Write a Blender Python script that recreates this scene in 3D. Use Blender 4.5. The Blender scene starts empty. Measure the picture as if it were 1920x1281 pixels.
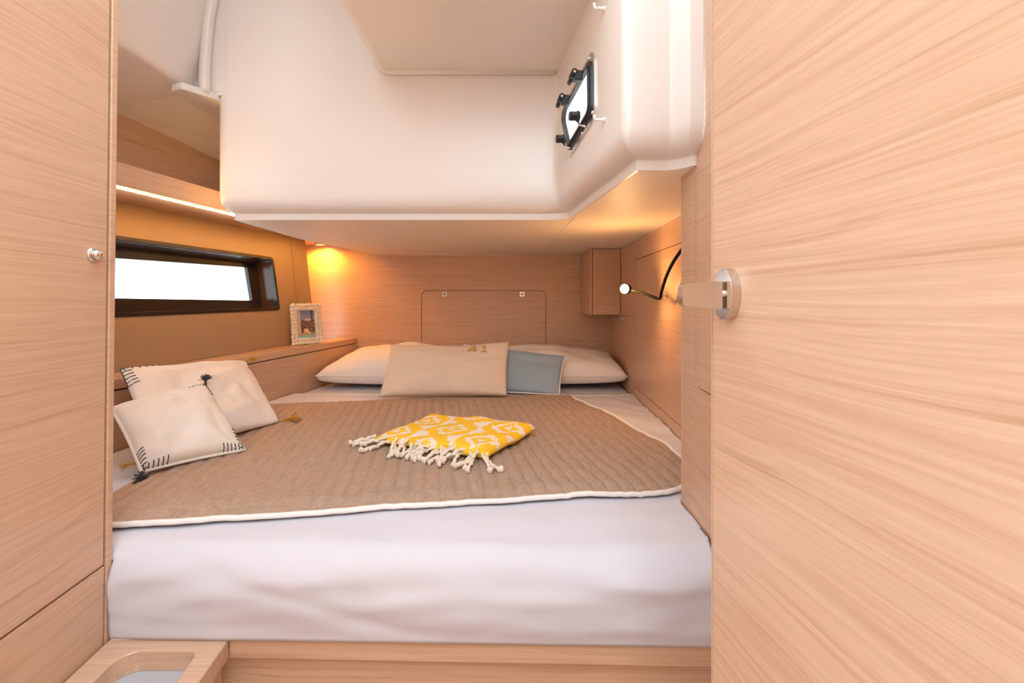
import bpy, bmesh, math, random
from mathutils import Vector, Matrix, noise
from mathutils.geometry import tessellate_polygon

random.seed(4)
scene = bpy.context.scene
COL = scene.collection

# ------------------------------------------------------------------ camera
cam_d = bpy.data.cameras.new('camera'); cam = bpy.data.objects.new('camera', cam_d); COL.objects.link(cam)
cam.location = (0, 0, 1.2); cam.rotation_euler = (math.pi/2, 0, 0)
cam_d.sensor_width = 36; cam_d.lens = 16; cam_d.shift_y = -80/1920
cam_d.clip_start = 0.01
scene.camera = cam

# ------------------------------------------------------------------ world, lights, exposure
world = bpy.data.worlds.new('world'); scene.world = world; world.use_nodes = True
bg = world.node_tree.nodes['Background']
bg.inputs['Color'].default_value = (0.83, 0.93, 1.0, 1); bg.inputs['Strength'].default_value = 4.1
def area(name, loc, target, sx, sy, power, color):
    l = bpy.data.lights.new(name, 'AREA'); l.shape = 'RECTANGLE'; l.size = sx; l.size_y = sy
    l.energy = power; l.color = color
    o = bpy.data.objects.new(name, l); COL.objects.link(o); o.location = loc
    d = Vector(target) - Vector(loc); o.rotation_euler = d.to_track_quat('-Z', 'Y').to_euler()
    return o
# daylight from the saloon's deck hatch behind the photographer
area('saloon_hatch_light', (0.06, -0.6, 2.1), (-0.75, 0.8, 1.35), .5, 0.8, 8.0, (0.82, 0.92, 1.0))
scene.view_settings.view_transform = 'Standard'
scene.view_settings.look = 'None'
scene.view_settings.exposure = 0.0
scene.view_settings.gamma = 1.0
scene.view_settings.use_curve_mapping = False

# ------------------------------------------------------------------ helpers
W = {}
def tag(o, label, cat, group=None, kind=None):
    if label: o['label'] = label
    if cat: o['category'] = cat
    if group: o['group'] = group
    if kind: o['kind'] = kind
    return o
def link(o, parent=None, M=None):
    COL.objects.link(o)
    M = M or Matrix.Identity(4)
    W[o.name] = M
    if parent is not None:
        o.parent = parent
        o.matrix_parent_inverse = W[parent.name].inverted()
    o.matrix_basis = M
    return o
def empty(name, loc):
    o = bpy.data.objects.new(name, None); o.empty_display_size = 0.05
    return link(o, None, Matrix.Translation(loc))
def mesh_from(name, verts, faces):
    me = bpy.data.meshes.new(name); me.from_pydata([tuple(v) for v in verts], [], faces)
    bm = bmesh.new(); bm.from_mesh(me); bmesh.ops.recalc_face_normals(bm, faces=bm.faces); bm.to_mesh(me); bm.free()
    return me
def obj(name, verts, faces, mat, parent=None, M=None, smooth=False, bevel=0, seg=2, recalc=True, me=None):
    if me is None:
        if recalc: me = mesh_from(name, verts, faces)
        else:
            me = bpy.data.meshes.new(name); me.from_pydata([tuple(v) for v in verts], [], faces)
    if mat and not me.materials: me.materials.append(mat)
    o = bpy.data.objects.new(name, me)
    if smooth:
        for p in me.polygons: p.use_smooth = True
    link(o, parent, M)
    if bevel:
        b = o.modifiers.new('bevel', 'BEVEL'); b.width = bevel; b.segments = seg; b.limit_method = 'ANGLE'
        b.angle_limit = math.radians(35)
        for p in me.polygons: p.use_smooth = True
        if hasattr(b, 'harden_normals'): b.harden_normals = True
    return o
class MB:
    """collects shapes into one mesh"""
    def __init__(s): s.v = []; s.f = []
    def add(s, verts, faces):
        n = len(s.v); s.v += [Vector(v) for v in verts]; s.f += [tuple(i+n for i in f) for f in faces]; return s
    def box(s, x0, x1, y0, y1, z0, z1):
        return s.add([(x0,y0,z0),(x1,y0,z0),(x1,y1,z0),(x0,y1,z0),(x0,y0,z1),(x1,y0,z1),(x1,y1,z1),(x0,y1,z1)],
              [(0,3,2,1),(4,5,6,7),(0,1,5,4),(1,2,6,5),(2,3,7,6),(3,0,4,7)])
    def prism(s, outer, holes, w0, w1, bv=0):
        """plate in local x,y with holes, from w0 to w1; bv chamfers the top edges"""
        if bv:
            o2 = inset(outer, bv); h2 = [inset(h, -bv) for h in holes]
            for a_, b_ in zip([outer]+list(holes), [o2]+h2):
                m = len(a_); s.add([(p[0], p[1], w1-bv) for p in a_]+[(p[0], p[1], w1) for p in b_], [(i, (i+1) % m, (i+1) % m+m, i+m) for i in range(m)])
            loops = [o2]+h2; flat = [p for l in loops for p in l]
            s.add([(p[0], p[1], w1) for p in flat], [tuple(t) for t in tessellate_polygon([[Vector((p[0], p[1], 0)) for p in l] for l in loops])])
            w1 = w1-bv; top = False
        else: top = True
        loops = [outer] + list(holes); flat = [p for l in loops for p in l]
        tris = tessellate_polygon([[Vector((p[0], p[1], 0)) for p in l] for l in loops])
        n = len(flat)
        vs = [(p[0], p[1], w1) for p in flat] + [(p[0], p[1], w0) for p in flat]
        fs = ([tuple(t) for t in tris] if top else []) + [tuple(i+n for i in reversed(t)) for t in tris]
        k = 0
        for l in loops:
            m = len(l)
            for i in range(m):
                a, b = k+i, k+(i+1) % m
                fs.append((a, b, b+n, a+n))
            k += m
        return s.add(vs, fs)
    def tube(s, pts, r, n=8, cap=True, twist=None):
        pts = [Vector(p) for p in pts]; m = len(pts); vs = []; fs = []
        t0 = (pts[1]-pts[0]).normalized()
        up = Vector((0,0,1)) if abs(t0.z) < .9 else Vector((1,0,0))
        nrm = (up - t0*up.dot(t0)).normalized()
        for i, p in enumerate(pts):
            t = (pts[min(i+1,m-1)]-pts[max(i-1,0)]).normalized()
            nrm = (nrm - t*nrm.dot(t)).normalized(); bn = t.cross(nrm)
            rr = r(i/(m-1)) if callable(r) else r
            for k in range(n):
                a = 2*math.pi*k/n
                q = rr
                if twist: q = rr*(1+.32*math.cos(2*a - twist*i/(m-1)))
                vs.append(p + (nrm*math.cos(a)+bn*math.sin(a))*q)
        for i in range(m-1):
            for k in range(n):
                a, b = i*n+k, i*n+(k+1) % n
                fs.append((a, b, b+n, a+n))
        if cap:
            fs.append(tuple(range(n))); fs.append(tuple((m-1)*n+k for k in range(n)))
        return s.add(vs, fs)
    def lathe(s, prof, M, n=24):
        """prof: (radius, height) pairs about local z of M"""
        vs = []; fs = []
        for (r, h) in prof:
            for k in range(n):
                a = 2*math.pi*k/n; vs.append(M @ Vector((r*math.cos(a), r*math.sin(a), h)))
        for i in range(len(prof)-1):
            for k in range(n):
                a, b = i*n+k, i*n+(k+1) % n; fs.append((a, b, b+n, a+n))
        fs.append(tuple(range(n))); fs.append(tuple((len(prof)-1)*n+k for k in range(n)))
        return s.add(vs, fs)
    def build(s, name, mat, parent=None, M=None, **k): return obj(name, s.v, s.f, mat, parent, M, **k)
def frame(o, u, v=(0,0,1)):
    u = Vector(u).normalized(); v = Vector(v); v = (v - u*v.dot(u)).normalized(); w = u.cross(v)
    M = Matrix((u, v, w)).transposed().to_4x4(); M.translation = Vector(o); return M
def rpoly(pts, r, seg=6):
    """polygon with rounded corners; r a number or one per corner"""
    n = len(pts); out = []
    for i in range(n):
        p = Vector(pts[i][:2]); a = Vector(pts[i-1][:2]); b = Vector(pts[(i+1) % n][:2])
        rr = r[i] if isinstance(r, (list, tuple)) else r
        if rr <= 0: out.append(tuple(p)); continue
        d1 = (a-p).normalized(); d2 = (b-p).normalized(); ang = d1.angle(d2)
        t = rr/math.tan(ang/2); c = p + (d1+d2).normalized()*(rr/math.sin(ang/2))
        s0 = p+d1*t-c; s1 = p+d2*t-c
        a0 = math.atan2(s0.y, s0.x); a1 = math.atan2(s1.y, s1.x); da = (a1-a0+math.pi) % (2*math.pi)-math.pi
        for k in range(seg+1):
            aa = a0+da*k/seg; out.append((c.x+rr*math.cos(aa), c.y+rr*math.sin(aa)))
    return out
def rect(x0, x1, y0, y1): return [(x0,y0),(x1,y0),(x1,y1),(x0,y1)]
def scaled(pts, k, dx=0, dy=0):
    cx = sum(p[0] for p in pts)/len(pts); cy = sum(p[1] for p in pts)/len(pts)
    return [(cx+(p[0]-cx)*k+dx, cy+(p[1]-cy)*k+dy) for p in pts]
def inset(pts, d):
    """move every corner of a ccw polygon inwards by d"""
    n = len(pts); out = []
    for i in range(n):
        p = Vector(pts[i]); a = Vector(pts[i-1]); b = Vector(pts[(i+1) % n])
        e1 = (p-a).normalized(); e2 = (b-p).normalized()
        n1 = Vector((-e1.y, e1.x)); n2 = Vector((-e2.y, e2.x)); m = (n1+n2)
        m = m/max(m.length_squared/2, .2)
        out.append(tuple(p+m*d))
    return out
def sst(a, b, x):
    t = max(0, min(1, (x-a)/(b-a))); return t*t*(3-2*t)
def catmull(pts, n):
    pts = [Vector(p) for p in pts]; out = []
    P = [pts[0]*2-pts[1]] + pts + [pts[-1]*2-pts[-2]]; m = len(pts)-1
    for i in range(n+1):
        f = min(i/n*m, m-1e-6); k = int(f); t = f-k
        a, b, c, d = P[k:k+4]
        out.append(.5*((2*b)+(c-a)*t+(2*a-5*b+4*c-d)*t*t+(3*b-a-3*c+d)*t**3))
    return out

# ------------------------------------------------------------------ materials
def new_mat(name):
    m = bpy.data.materials.new(name); m.use_nodes = True; nt = m.node_tree
    return m, nt, nt.nodes, nt.links, nt.nodes['Principled BSDF']
def plain(name, col, rough=.5, metal=0, bump=0, bscale=300, spec=.5, coat=0, var=0):
    m, nt, N, L, b = new_mat(name)
    b.inputs['Base Color'].default_value = (*col, 1); b.inputs['Roughness'].default_value = rough
    b.inputs['Metallic'].default_value = metal; b.inputs['Specular IOR Level'].default_value = spec
    b.inputs['Coat Weight'].default_value = coat
    tc = N.new('ShaderNodeTexCoord')
    nz = N.new('ShaderNodeTexNoise'); nz.inputs['Scale'].default_value = bscale; nz.inputs['Detail'].default_value = 3
    L.new(tc.outputs['Object'], nz.inputs['Vector'])
    if bump:
        bp = N.new('ShaderNodeBump'); bp.inputs['Strength'].default_value = bump; bp.inputs['Distance'].default_value = .001
        L.new(nz.outputs['Fac'], bp.inputs['Height']); L.new(bp.outputs['Normal'], b.inputs['Normal'])
    if var:
        mx = N.new('ShaderNodeMix'); mx.data_type = 'RGBA'
        mx.inputs['A'].default_value = (*[c*(1-var) for c in col], 1); mx.inputs['B'].default_value = (*[min(1, c*(1+var)) for c in col], 1)
        L.new(nz.outputs['Fac'], mx.inputs['Factor']); L.new(mx.outputs['Result'], b.inputs['Base Color'])
    return m
def wood(name, light, dark, fine=230, rough=.33, wav=.012):
    m, nt, N, L, b = new_mat(name)
    tc = N.new('ShaderNodeTexCoord'); oi = N.new('ShaderNodeObjectInfo')
    sc = N.new('ShaderNodeVectorMath'); sc.operation = 'SCALE'; sc.inputs['Scale'].default_value = 7.0
    cmb = N.new('ShaderNodeCombineXYZ')
    for i in range(3): L.new(oi.outputs['Random'], cmb.inputs[i])
    L.new(cmb.outputs[0], sc.inputs[0])
    ad = N.new('ShaderNodeVectorMath'); ad.operation = 'ADD'
    L.new(tc.outputs['Object'], ad.inputs[0]); L.new(sc.outputs[0], ad.inputs[1])
    # slow wander of the grain lines
    mp0 = N.new('ShaderNodeMapping'); mp0.inputs['Scale'].default_value = (2.6, 7, 7); L.new(ad.outputs[0], mp0.inputs[0])
    n0 = N.new('ShaderNodeTexNoise'); n0.inputs['Scale'].default_value = 1; n0.inputs['Detail'].default_value = 2; L.new(mp0.outputs[0], n0.inputs['Vector'])
    w0 = N.new('ShaderNodeMath'); w0.operation = 'MULTIPLY_ADD'; w0.inputs[1].default_value = wav*2; w0.inputs[2].default_value = -wav; L.new(n0.outputs['Fac'], w0.inputs[0])
    c2 = N.new('ShaderNodeCombineXYZ'); L.new(w0.outputs[0], c2.inputs[1]); L.new(w0.outputs[0], c2.inputs[2])
    a2 = N.new('ShaderNodeVectorMath'); a2.operation = 'ADD'; L.new(ad.outputs[0], a2.inputs[0]); L.new(c2.outputs[0], a2.inputs[1])
    def nz(scale, detail):
        mp = N.new('ShaderNodeMapping'); mp.inputs['Scale'].default_value = scale; L.new(a2.outputs[0], mp.inputs[0])
        n = N.new('ShaderNodeTexNoise'); n.inputs['Scale'].default_value = 1; n.inputs['Detail'].default_value = detail; n.inputs['Roughness'].default_value = .6
        L.new(mp.outputs[0], n.inputs['Vector']); return n
    nf = nz((3.2, fine, fine), 3); nb = nz((1.3, 62, 62), 2); np_ = nz((26, fine*5, fine*5), 1)
    r1 = N.new('ShaderNodeMapRange'); r1.inputs['From Min'].default_value = .35; r1.inputs['From Max'].default_value = .68; L.new(nf.outputs['Fac'], r1.inputs['Value'])
    r2 = N.new('ShaderNodeMapRange'); r2.inputs['From Min'].default_value = .32; r2.inputs['From Max'].default_value = .7; L.new(nb.outputs['Fac'], r2.inputs['Value'])
    m1 = N.new('ShaderNodeMath'); m1.operation = 'MULTIPLY'; L.new(r1.outputs[0], m1.inputs[0])
    k = N.new('ShaderNodeMath'); k.operation = 'MULTIPLY_ADD'; k.inputs[1].default_value = .65; k.inputs[2].default_value = .35; L.new(r2.outputs[0], k.inputs[0]); L.new(k.outputs[0], m1.inputs[1])
    m2 = N.new('ShaderNodeMath'); m2.operation = 'MULTIPLY_ADD'; m2.inputs[1].default_value = .28; L.new(np_.outputs['Fac'], m2.inputs[0]); 
    m3 = N.new('ShaderNodeMath'); m3.operation = 'MULTIPLY_ADD'; m3.inputs[1].default_value = .85; m3.inputs[2].default_value = -.05; L.new(m1.outputs[0], m3.inputs[0]); L.new(m3.outputs[0], m2.inputs[2])
    mx = N.new('ShaderNodeMix'); mx.data_type = 'RGBA'; mx.inputs['A'].default_value = (*light, 1); mx.inputs['B'].default_value = (*dark, 1)
    L.new(m2.outputs[0], mx.inputs['Factor']); L.new(mx.outputs['Result'], b.inputs['Base Color'])
    b.inputs['Roughness'].default_value = rough; b.inputs['Specular IOR Level'].default_value = .55
    bp = N.new('ShaderNodeBump'); bp.inputs['Strength'].default_value = .12; bp.inputs['Distance'].default_value = .0006; bp.invert = True
    L.new(m2.outputs[0], bp.inputs['Height']); L.new(bp.outputs['Normal'], b.inputs['Normal'])
    return m
OAK = wood('oak_veneer', (.68, .455, .315), (.49, .285, .170))
OAK_EDGE = plain('oak_edging', (.62, .40, .26), .45, bump=.1, bscale=200, var=.06)
GRP = plain('moulded_gelcoat', (.80, .745, .70), .28, spec=.5, bump=.02, bscale=40)
LINER = plain('headliner', (.84, .77, .70), .5, bump=.05, bscale=500)
HULLP = plain('bronze_laminate', (.30, .22, .15), .42, bump=.03, bscale=400, var=.04)
BLACK = plain('black_gloss', (.012, .010, .010), .18)
RUBBER = plain('matt_black_rubber', (.008, .008, .009), .75, spec=.12)
BLACKM = plain('black_plastic', (.018, .018, .022), .38, bump=.05)
DARKBR = plain('dark_brown_gloss', (.045, .027, .018), .16)
SATIN = plain('satin_chrome', (.66, .60, .55), .2, 1, bump=.02)
CHROME = plain('chrome', (.86, .85, .85), .09, 1)
STEEL = plain('brushed_steel', (.70, .68, .66), .25, 1, bump=.05, bscale=500)
SHEET = plain('white_cotton', (.64, .63, .69), .85, bump=.25, bscale=900, spec=.2)
PILLOWC = plain('cream_cotton', (.88, .83, .77), .9, bump=.25, bscale=700, spec=.2)
CUSH = plain('natural_white_linen', (.80, .74, .67), .9, bump=.35, bscale=800, spec=.15, var=.03)
LINEN = plain('oatmeal_linen', (.68, .56, .44), .9, bump=.4, bscale=600, spec=.15, var=.07)
BLUE = plain('slate_blue_linen', (.29, .375, .44), .9, bump=.4, bscale=700, spec=.15, var=.1)
PIPING = plain('white_piping', (.82, .78, .74), .8, bump=.2)
GOLD = plain('gold_thread', (.50, .27, .04), .6, bump=.2)
BLACKT = plain('charcoal_thread', (.04, .042, .055), .8, bump=.2)
ROPE = plain('raw_cotton_cord', (.80, .70, .58), .9, bump=.5, bscale=500, var=.06)
PEBBLE = plain('bleached_shell', (.83, .76, .64), .55, bump=.3, bscale=120, var=.06)
GREY = plain('grey_felt', (.45, .45, .47), .9, bump=.4, bscale=500)
WPLAST = plain('white_plastic', (.85, .83, .80), .3)
FLOORM = wood('sole_boards', (.40, .25, .15), (.25, .14, .08))
def emit(name, col, s):
    m, nt, N, L, b = new_mat(name); b.inputs['Base Color'].default_value = (*col, 1)
    b.inputs['Emission Color'].default_value = (*col, 1); b.inputs['Emission Strength'].default_value = s; return m
LED = emit('led_warm', (1.0, .58, .14), 3.2)
LAMPE = emit('lamp_warm', (1.0, .80, .50), 40)
def glass_mat():
    m, nt, N, L, b = new_mat('window_glass'); out = N['Material Output']
    t = N.new('ShaderNodeBsdfTransparent'); g = N.new('ShaderNodeBsdfGlossy'); g.inputs['Roughness'].default_value = .02
    mx = N.new('ShaderNodeMixShader'); mx.inputs[0].default_value = .06; L.new(t.outputs[0], mx.inputs[1]); L.new(g.outputs[0], mx.inputs[2])
    L.new(mx.outputs[0], out.inputs['Surface']); return m
GLASS = glass_mat()
def quilt_mat():
    m, nt, N, L, b = new_mat('taupe_quilted_cotton')
    tc = N.new('ShaderNodeTexCoord')
    def nz(s, ms):
        mp = N.new('ShaderNodeMapping'); mp.inputs['Scale'].default_value = ms; mp.inputs['Rotation'].default_value = (0, 0, .2)
        L.new(tc.outputs['Object'], mp.inputs[0]); n = N.new('ShaderNodeTexNoise'); n.inputs['Scale'].default_value = s; n.inputs['Detail'].default_value = 2
        L.new(mp.outputs[0], n.inputs['Vector']); return n
    a = nz(260, (1, .08, 1)); c = nz(260, (.08, 1, 1))
    ad = N.new('ShaderNodeMath'); ad.operation = 'ADD'; L.new(a.outputs['Fac'], ad.inputs[0]); L.new(c.outputs['Fac'], ad.inputs[1])
    r = N.new('ShaderNodeMapRange'); r.inputs['From Min'].default_value = .7; r.inputs['From Max'].default_value = 1.3; L.new(ad.outputs[0], r.inputs['Value'])
    mx = N.new('ShaderNodeMix'); mx.data_type = 'RGBA'; mx.inputs['A'].default_value = (.34, .235, .17, 1); mx.inputs['B'].default_value = (.45, .33, .25, 1)
    L.new(r.outputs[0], mx.inputs['Factor']); L.new(mx.outputs['Result'], b.inputs['Base Color'])
    b.inputs['Roughness'].default_value = .92; b.inputs['Specular IOR Level'].default_value = .15
    bp = N.new('ShaderNodeBump'); bp.inputs['Strength'].default_value = .25; bp.inputs['Distance'].default_value = .0008
    L.new(r.outputs[0], bp.inputs['Height']); L.new(bp.outputs['Normal'], b.inputs['Normal'])
    return m
QUILT = quilt_mat()
def vcol_mat(name, rough):
    m, nt, N, L, b = new_mat(name); a = N.new('ShaderNodeVertexColor'); a.layer_name = 'print'
    L.new(a.outputs['Color'], b.inputs['Base Color']); b.inputs['Roughness'].default_value = rough; return m
PRINT = vcol_mat('photo_print', .35)
IKAT = vcol_mat('yellow_ikat_cotton', .9)

# ------------------------------------------------------------------ lines of the plan (metres, camera at x=0, y=0)
def x_wr(y): return .463 + .0478*y            # starboard wall
def x_pn(y): return .323 + .050*y             # nearer panel on the right
def x_lg(y): return -.93 - .158*(2.73-y)      # front of the side ledge
def x_hp(y): return -1.08 - .164*(2.5-y)      # foot of the hull panel
def x_sh(y): return -1.06 - .161*(1.74-y)     # front of the overhead shelf
def x_cb(y): return -.648 - .081*y            # face of the locker

# ================================================================== SETTING
tag(MB().box(-1.6, 1.2, -1.6, 3.0, -.04, 0).build('floor', FLOORM, bevel=0), 'brown cabin sole under the berth', 'floor', kind='structure')

tag(MB().box(-1.6, 1.2, -1.25, -1.2, 0, 2.0).build('wall_light_block', OAK), 'added oak bulkhead behind the camera, holding back low daylight', 'wall', kind='structure')  # unseen bulkhead, added so daylight falls off towards the headboard

# headboard wall with the flush access panel
hatch = rpoly(rect(-.546, .206, .80, 1.251), [.001, .001, .032, .032])
Mb = frame((0, 2.74, 0), (1, 0, 0))
mb = MB().prism(rect(-1.32, .72, .25, 1.76), [hatch], -.02, 0).box(-.60, .25, .75, 1.30, -.03, -.0205)
wb = tag(mb.build('wall_back', OAK, None, Mb), 'oak veneered wall at the head of the berth', 'wall', kind='structure')
ap = MB().prism(rpoly(rect(-.5425, .2025, .80, 1.2475), [.001, .001, .029, .029]), [], -.018, -.0005).build('access_panel', OAK, wb, Mb, bevel=.001)
for x in (-.405, .061):
    lt = MB().prism(rpoly(rect(x-.014, x+.014, 1.214, 1.242), .003), [rpoly(rect(x-.0085, x+.0085, 1.2195, 1.2365), .0084)], -.0005, .003).build('latch_plate', STEEL, ap, Mb, bevel=.0007)
    mm = MB(); mm.lathe([(.0085, -.0005), (.0083, .0005), (.005, .0008), (.0045, .0035), (.001, .004)], Mb @ Matrix.Translation((x, 1.228, 0)), 16)
    mm.build('latch_button', STEEL, ap, smooth=True)

# starboard wall, set back
Mr = frame((x_wr(2.74), 2.74, 0), (-.0478, -1, 0))      # local x runs from the head of the berth towards the door
big = rect(.655, 1.50, .796, 1.378); low = rpoly(rect(.29, .640, .62, 1.118), [0, 0, 0, 0])
mb = MB().prism(rect(0, 1.76, .25, 1.62), [big, low], -.02, 0).box(.25, 1.55, .6, 1.4, -.03, -.0205)
wr = tag(mb.build('wall_right', OAK, None, Mr), 'oak veneered side wall beside the pillows, behind the reading lamp', 'wall', kind='structure')
MB().prism(rect(.6575, 1.4975, .7985, 1.3755), [], -.018, -.0005).build('access_panel', OAK, wr, Mr, bevel=.001)
MB().prism(rect(.292, .638, .622, 1.1165), [], -.018, -.0005).build('access_panel', OAK, wr, Mr, bevel=.001)
def stud(px_u, z, parent, r=.009):
    mm = MB(); mm.lathe([(r, 0), (r*.95, .002), (r*.5, .003), (r*.42, .009), (r*.2, .010)], Mr @ Matrix.Translation((px_u, z, 0)), 16)
    return mm.build('latch_knob', STEEL, parent, smooth=True)
stud(1.165, 1.214, wr, .011); stud(.39, 1.095, wr, .010)

# nearer panel on the right, a closed column
pts = [(x_pn(1.0), 1.0), (x_pn(.1), .1), (.60, .1), (.60, .98), (x_wr(1.0)+.02, 1.0)]
Mp = frame((x_pn(1.0), 1.0, 0), (-.05, -1, 0))
ph = rpoly([(.085, 1.0225), (.62, 1.0225), (.62, 2.22), (.085, 2.22)], .03)
mb = MB().prism(rect(0, .95, .3, 2.35), [ph], -.018, 0).box(0.002, .95, .3, 2.35, -.13, -.019)
wp = tag(mb.build('wall_right_panel', OAK, None, Mp), 'oak panel ending in a pale edge just beyond the open door', 'wall', kind='structure')
MB().prism(inset(ph, .002), [], -.0175, -.0006).build('access_panel', OAK, wp, Mp, bevel=.001)
MB().box(-.0035, 0, .3, 2.35, -.13, .0006).build('edge_strip', OAK_EDGE, wp, Mp, bevel=.001)

# hull side panel (bronze laminate) with the long window
vdir = Vector((-.118, 0, 1)).normalized()
Ml = frame((x_hp(2.5), 2.5, .966), (.164, 1, 0), vdir)
def on_plane(M, px, py):
    """local coordinates on a wall plane of a point seen in the photograph (used once to take dimensions)"""
    d = Vector(((px-960)/853.33, 1, (560.5-py)/853.33)); n = M.col[2].to_3d(); o = Vector((0, 0, 1.2))
    t = (M.translation-o).dot(n)/d.dot(n); q = M.inverted() @ (o+d*t); return (q.x, q.y)
a = on_plane(Ml, 524.5, 581); b = on_plane(Ml, 511, 483); c = on_plane(Ml, 217, 443); d = on_plane(Ml, 217, 594)
def ext(p, q, u): t = (u-p[0])/(q[0]-p[0]); return (u, p[1]+(q[1]-p[1])*t)
UL = -1.36                                                # the window runs on behind the locker
wo = [ext(d, a, UL), a, b, ext(c, b, UL)]
wo_r = rpoly(wo, [.02, .016, .022, .02])
seam_a = on_plane(Ml, 545, 486); seam_b = on_plane(Ml, 538, 442)
su = seam_a[0]
top_v = .566
mb = MB().prism([(-1.75, .001), (-.125, .001), (-.125, top_v), (-1.75, top_v)], [wo_r], -.012, 0)
wl = tag(mb.build('wall_left', HULLP, None, Ml, bevel=.0015), 'bronze brown hull side panel round the long window', 'wall', kind='structure')
MB().prism([(-.1225, .001), (.004, .001), (.004, top_v), (-.1225, top_v)], [], -.012, 0).build('end_panel', HULLP, wl, Ml, bevel=.0015)
MB().box(-.15, -.1, -.02, top_v, -.02, -.0125).build('seam_backing', HULLP, wl, Ml)
MB().box(-1.32, -1.30, 2.3, 2.76, .5, 1.76).build('end_return', OAK, wl)

# window_1: black reveal, inner frame, pane
win = empty('window_1', Ml @ Vector((-.6, .2, 0)))
tag(win, 'long low hull window with black surround in the bronze panel', 'window', kind='structure')
mb = MB().prism(inset(wo_r, -.002), [inset(wo_r, .012)], -.014, .0025); mb.build('outer_frame', BLACK, win, Ml, bevel=.0012)
in1 = inset(wo_r, .012)
# sloping reveal down to the inner frame
gl = [(UL+.03, wo[0][1]+.075), (a[0]-.085, a[1]+.055), (b[0]-.085, b[1]-.045), (UL+.03, wo[3][1]-.065)]
gl_r = rpoly(gl, .008)
n = len(in1)
def ring(l1, w1, l2, w2):
    m = MB(); k = len(l1)
    m.add([(p[0], p[1], w1) for p in l1]+[(p[0], p[1], w2) for p in l2], [(i, (i+1) % k, (i+1) % k+k, i+k) for i in range(k)]); return m
mid = inset(wo_r, .020)
ring(in1, -.014, mid, -.075).build('reveal', DARKBR, win, Ml)
mb = MB().prism(mid, [rpoly(gl, [.008]*4)], -.092, -.075); mb.build('inner_frame', BLACK, win, Ml, bevel=.002)
MB().prism(inset(rpoly(gl, .008), -.004), [], -.088, -.084).build('pane', GLASS, win, Ml)

# ------------------------------------------------------------------ moulded deckhead
path_c = [(-.87, 2.745), (-.995, 2.06), (-.985, 1.5), (.15, 1.5), (.222, .905), (.318, .905), (.338, .872), (x_pn(.868)-.001, .868)]
rad = [0, .2, .05, .022, .02, .012, .012, 0]
def rpath(pts, r, seg=7):
    out = [Vector(pts[0])]; marks = {}
    for i in range(1, len(pts)-1):
        p, a_, b_ = Vector(pts[i]), Vector(pts[i-1]), Vector(pts[i+1])
        d1 = (a_-p).normalized(); d2 = (b_-p).normalized(); ang = d1.angle(d2); t = r[i]/math.tan(ang/2)
        c_ = p+(d1+d2).normalized()*(r[i]/math.sin(ang/2)); s0 = p+d1*t-c_; s1 = p+d2*t-c_
        a0 = math.atan2(s0.y, s0.x); a1 = math.atan2(s1.y, s1.x); da = (a1-a0+math.pi) % (2*math.pi)-math.pi
        for k in range(seg+1):
            aa = a0+da*k/seg; out.append(c_+Vector((math.cos(aa), math.sin(aa)))*r[i])
        marks[i] = (len(out)-seg-1, len(out)-1)
    out.append(Vector(pts[-1])); return out, marks
path, marks = rpath(path_c, rad)
def offset_line(pts, o):
    pts = [Vector(p) for p in pts]; out = []
    for i, p in enumerate(pts):
        e1 = (p-pts[i-1]).normalized() if i else (pts[1]-p).normalized()
        e2 = (pts[i+1]-p).normalized() if i < len(pts)-1 else e1
        n1 = Vector((-e1.y, e1.x)); n2 = Vector((-e2.y, e2.x)); m_ = n1+n2
        out.append(p+m_/(m_.length_squared/2)*o)
    return out
turn = [0, 1, 1, -1, 1, -1, 1, 0]                       # +1 where the corner is convex
prof = [(0, 2.42), (0, 1.60), (0, 1.542), (.003, 1.526), (.010, 1.511), (.020, 1.500), (.032, 1.493), (.040, 1.490), (.042, 1.489), (.0425, 1.487), (.0425, 1.470), (.0435, 1.4675), (.047, 1.467)]
NP = len(prof); rings = {}
for (o_, z_) in prof:
    if o_ not in rings: rings[o_] = rpath(offset_line(path_c, o_), [max(.0015, r_-t_*o_) if r_ else 0 for r_, t_ in zip(rad, turn)])[0]
vs = []; fs = []
for i in range(len(path)):
    for (o_, z_) in prof: vs.append((rings[o_][i].x, rings[o_][i].y, z_))
pa, pb = marks[3][1], marks[4][0]                      # straight run that carries the portlight
for i in range(len(path)-1):
    for k in range(NP-1):
        if i == pa and k == 0: continue
        fs.append((i*NP+k, (i+1)*NP+k, (i+1)*NP+k+1, i*NP+k+1))
uo = Vector((path[pb].x-path[pa].x, path[pb].y-path[pa].y, 0))
Mw = frame((path[pa].x, path[pa].y, 1.2), uo)
LW = uo.length
off = (Vector((.15, 1.5))-path[pa]).length
def pu(yy): return (1.5-yy)*1.0073-off
port = [(pu(1.335), .412), (pu(1.085), .432), (pu(1.09), .606), (pu(1.46), .596)]
hole = rpoly(inset(port, .014), .026)
mbp = MB(); mbp.v = [Vector(v) for v in vs]; mbp.f = fs
loops = [rect(0, LW, .40, 1.22), hole]; flat = [p for l in loops for p in l]
tr = tessellate_polygon([[Vector((p[0], p[1], 0)) for p in l] for l in loops])
mbp.add([Mw @ Vector((p[0], p[1], 0)) for p in flat], [tuple(t) for t in tr])
me = bpy.data.meshes.new('ceiling_moulding'); me.from_pydata([tuple(v) for v in mbp.v], [], mbp.f)
bm = bmesh.new(); bm.from_mesh(me); bmesh.ops.remove_doubles(bm, verts=bm.verts, dist=.0002); bmesh.ops.recalc_face_normals(bm, faces=bm.faces); bm.to_mesh(me); bm.free()
me.materials.append(GRP)
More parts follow.
